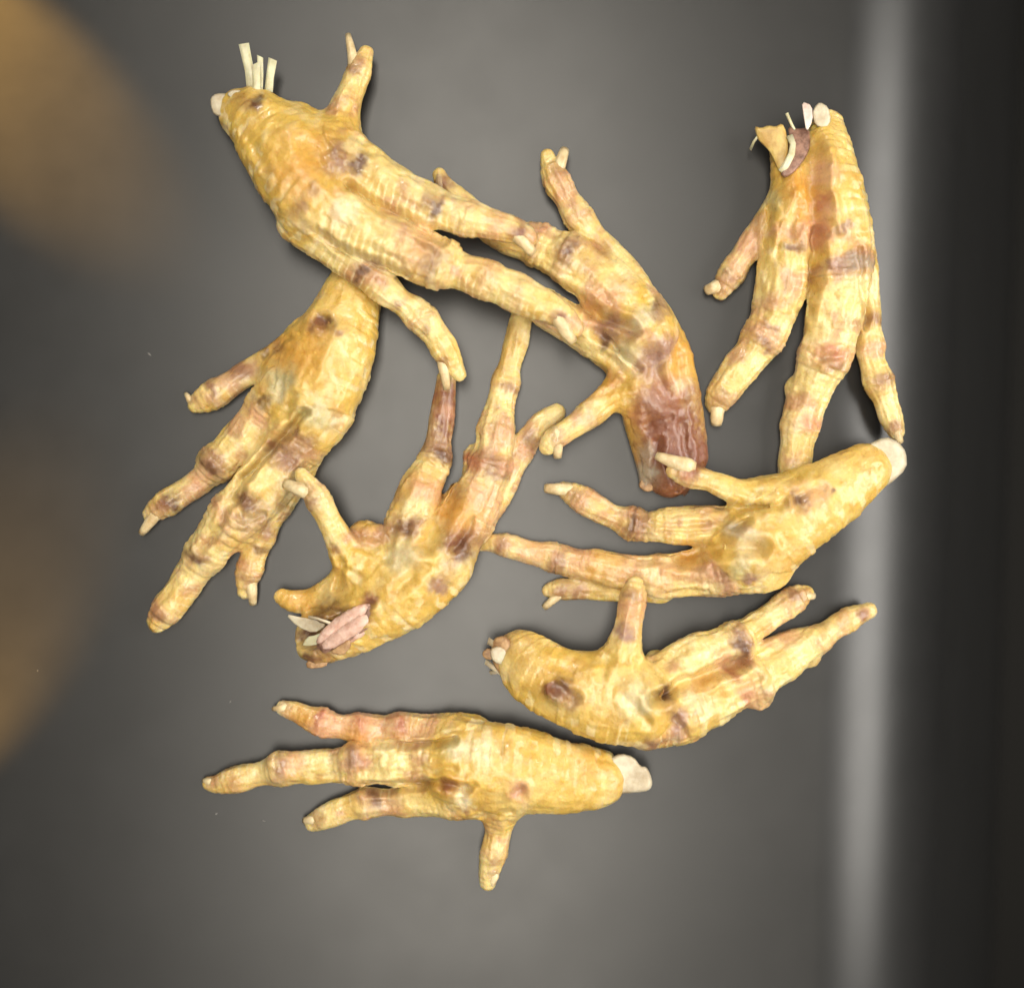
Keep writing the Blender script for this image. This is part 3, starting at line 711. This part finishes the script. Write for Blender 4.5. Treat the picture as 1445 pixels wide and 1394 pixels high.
FEET.append(dict(  # lower right
    label='chicken foot lying below the white-boned one, spur toe pointing straight up, dark scab on shank',
    dorsal=(-0.2, 0.95, 0.2), at=(850, 980),
    grooves=[([(925,988),(960,968),(1010,948),(1045,935)],8,19),([(900,930),(908,972)],5,6),([(782,968),(808,986)],8,8),([(950,1012),(966,1036)],5,7),([(880,985),(915,1020)],7,4),([(860,925),(850,950)],7,4),([(1020,975),(1070,955)],5,6)],
    chains=[
        B((732,922,34,4),(742,932,42,6),(760,948,50,10),(806,972,56,14),(860,986,62,18),(905,992,60,18),(930,1000,48,16), f=0.72),
        T((870,960,40,28),(876,932,30,40),(884,898,24,52),(890,866,21,58),(894,840,18,62),(896,823,12,62), k=22, claw=(888,836,887,822,12,11,1)),
        T((905,980,44,22),(935,960,38,22),(975,930,33,20),(1010,914,30,16),(1045,898,25,12),(1075,878,22,10),(1105,857,20,8),(1128,841,17,8),(1139,836,11,10), k=10, claw=(1134,840,1148,841,15,12)),
        T((915,1010,48,14),(950,1006,46,12),(990,991,41,10),(1035,972,36,8),(1070,955,31,6),(1105,937,27,4),(1138,914,23,2),(1168,893,19,2),(1200,873,17,2),(1227,861,11,4), k=10, claw=(1214,866,1230,858,12,8,1)),
        T((1030,955,28,0),(1070,928,22,0),(1105,908,18,0),(1140,898,15,0),(1160,893,10,0), k=8),
    ],
    pads=[(930,938,22,4),(1045,905,22,20),(1068,978,22,14),(1142,930,14,2),(790,975,22,70),(950,1010,24,34),(895,985,30,66)],
    cuts=[B((935,985,5,82),(960,968,7,76),(1000,950,6,60),(1040,935,5,44), f=1.0, k=9), B((786,968,4,106),(800,982,5,106), k=8), B((660,922,40,-4),(664,926,40,-4), f=1.0, k=5)],
    creases=[(1050,902,2.8),(1075,965,2.4),(1120,845,2),(1150,905,2),(895,845,2),(1105,860,1.2),(958,1015,1.8),(1195,876,1.4)],
    blots=[('dark',792,975,19,.85),('brown',775,970,14,.8),('bruise',805,985,18,.6),('purple',881,892,17,.75),('pink',888,868,20,.6),('bruise',893,843,10,.5),('pale',895,985,30,.6),('green',915,992,16,.5),('dark',940,978,13,.8),('bruise',950,1000,16,.45),('purple',957,1020,17,.75),('bruise',917,1050,13,.7),
        ('bruise',1045,905,20,.75),('dark',1046,916,9,.7),('pink',1020,932,20,.5),('pink',1058,985,20,.6),('red',1056,990,12,.6),('bruise',1076,980,10,.5),('bruise',1122,841,10,.65),('brown',1215,872,9,.6),('red',1112,897,22,.5),('red',1032,950,14,.6),('brown',708,905,16,.5),('pink',985,985,20,.3),('orange',990,960,20,.3),('brown',1165,880,10,.3)],
    slabs=[('meat',[(696,900),(712,896),(722,905),(722,948),(708,955),(697,940),(692,920)],32,38,'b',(0.3,0)),('bone_end',[(691,915),(704,911),(716,918),(714,938),(702,937),(693,930)],42,24,'w',(0,0)),('meat',[(680,920),(690,913),(699,922),(694,932),(682,928)],30,16,'b',(0,0))],
    strips=[[(714,920,46),(702,912,46),(689,904,42),9],[(714,954,34),(700,945,32),(685,933,28),7],[(712,946,26),(700,948,20),(692,949,16),6]], strip_mat='w',
    ))
FEET.append(dict(  # bottom
    label='bottom chicken foot with a small white bone end, toes pointing left, spur pointing down',
    dorsal=(0.0, -0.9, 0.3), at=(720, 1090),
    grooves=[([(655,1112),(610,1105),(560,1109),(512,1112)],6,15),([(640,1046),(590,1051),(530,1048)],5,13),([(733,1117)],7,9),([(684,1152),(722,1146)],4,5),([(640,1085),(560,1088)],5,4),([(650,1125),(668,1108)],5,6),([(790,1090),(720,1060)],9,-3)],
    chains=[
        B((840,1098,42,2),(815,1098,48,2),(790,1097,52,2),(745,1088,58,2),(700,1082,62,2),(655,1080,58,2), f=0.74),
        T((660,1045,40,2),(605,1032,27,2),(550,1027,22,2),(510,1026,21,2),(470,1023,21,2),(440,1014,19,2),(415,1003,15,2),(398,998,9,4), k=9, claw=(402,998,385,1000,14,7)),
        T((660,1078,46,6),(610,1075,39,6),(560,1076,35,6),(500,1078,29,4),(455,1081,26,2),(415,1083,25,2),(375,1090,21,0),(335,1099,19,0),(306,1106,14,0),(293,1105,8,0), k=10, claw=(300,1104,287,1101,13,8)),
        T((660,1115,40,4),(610,1124,29,4),(560,1131,22,4),(515,1133,21,2),(480,1144,20,0),(455,1154,17,0),(441,1160,12,0), k=9, claw=(446,1156,430,1158,16,13)),
        T((710,1125,32,12),(705,1152,25,10),(701,1180,20,8),(695,1210,19,6),(690,1232,16,6),(688,1246,10,6), k=22, claw=(697,1236,691,1252,13,11)),
    ],
    pads=[(735,1118,16,50),(645,1055,24,34),(655,1122,22,30),(500,1070,20,24),(395,1080,18,16)],
    cuts=[B((620,1100,4,84),(590,1106,5,66),(550,1110,5,56),(520,1110,5,50), f=1.0, k=8), B((620,1050,4,70),(570,1048,5,54),(520,1047,5,50), f=1, k=8)],
    creases=[(490,1078,2.6),(383,1088,2.4),(452,1018,2),(508,1026,2),(568,1028,2),(515,1133,2.6),(610,1070,1.3),(700,1205,1.5),(660,1130,1.5),(325,1100,1.5)],
    blots=[('red',560,1025,32,.45),('pink',510,1022,34,.75),('pink',465,1022,30,.7),('orange',430,1010,22,.6),('red',452,1015,8,.75),('red',508,1022,8,.75),('red',568,1025,8,.7),('pink',605,1018,22,.6),('orange',500,1040,20,.5),('red',510,1072,18,.6),('bruise',497,1070,15,.7),('bruise',397,1080,14,.75),('pink',415,1076,18,.55),('bruise',527,1128,14,.8),('dark',532,1130,8,.5),
        ('orange',640,1108,20,.7),('brown',632,1110,12,.6),('brown',600,1106,14,.4),('dark',733,1117,8,.75),('pink',735,1115,17,.6),('green',645,1055,20,.6),('pale',655,1060,14,.4),('pale',655,1125,15,.7),('bruise',658,1142,8,.6),('pink',706,1190,10,.5),('bruise',698,1215,9,.5),('pale',680,1060,24,.5),('orange',825,1080,30,.4),('pink',297,1100,8,.5)],
    slabs=[('bone_end',[(858,1070),(876,1062),(894,1067),(904,1081),(912,1081),(918,1092),(921,1105),(918,1113),(910,1117),(870,1120),(856,1112)],28,32,'w',(0,0))]))

MATS = {'y': m_flap, 'm': m_membr, 'b': m_crust, 't': m_tendon, 'd': m_meatd, 'p': m_meat, 'w': m_bone, 'g': m_boneg}
for i, ft in enumerate(FEET):
    rnd = random.Random(40 + i)
    root = bpy.data.objects.new('chicken_foot', None); COL.objects.link(root)
    root.location = W(*ft['at'], 0); root.empty_display_size = 0.02
    root['label'] = ft['label']; root['category'] = 'chicken foot'; root['group'] = 'dried chicken feet heaped on the worktop'
    make_skin(ft, root, i + 1)
    for ch in ft['chains']:
        if 'claw' in ch: make_claw(ch, ch['claw'], root, rnd)
    for b in ft.get('bones', []): make_lump(b, m_boneg if ft.get('bone_mat') == 'g' else m_bone, root, 'bone_end', rnd, 0.85, 24, 0.015)
    for sp in ft.get('strips', []):
        make_strip(sp[:-1], sp[-1], 4, MATS[ft['strip_mat']], root)
    for nm, poly, z, th, mk, tilt in ft.get('slabs', []): make_slab(poly, z, th, MATS[mk], root, nm, rnd, tilt)
    for nm, nodes, mk in ft.get('meats', []): make_lump(nodes, MATS[mk], root, nm, rnd, 0.7, 16, 0.12)

# ------------------------------------------------------------------ specks of lint on the worktop
def lint():
    rnd = random.Random(3); V, F = [], []
    spots = [(211,500,2.6),(305,1148,1.8),(53,946,1.3),(372,1158,1.8),(325,990,1.4)]
    for x, y, r in spots:
        a = rnd.uniform(0, 3.1); b = len(V)
        for k in range(6):
            t = a + k * math.pi / 3; rx = r * (1.5 if k % 3 == 0 else .6) * rnd.uniform(.7, 1.2)
            V.append(W(x + rx * math.cos(t), y + rx * math.sin(t), 0.3))
        V.append(W(x, y, 1.6)); F += [(b + k, b + (k + 1) % 6, b + 6) for k in range(6)]
    o = obj('lint_specks', V, F, m_lint, smooth=False); o['kind'] = 'stuff'
lint()
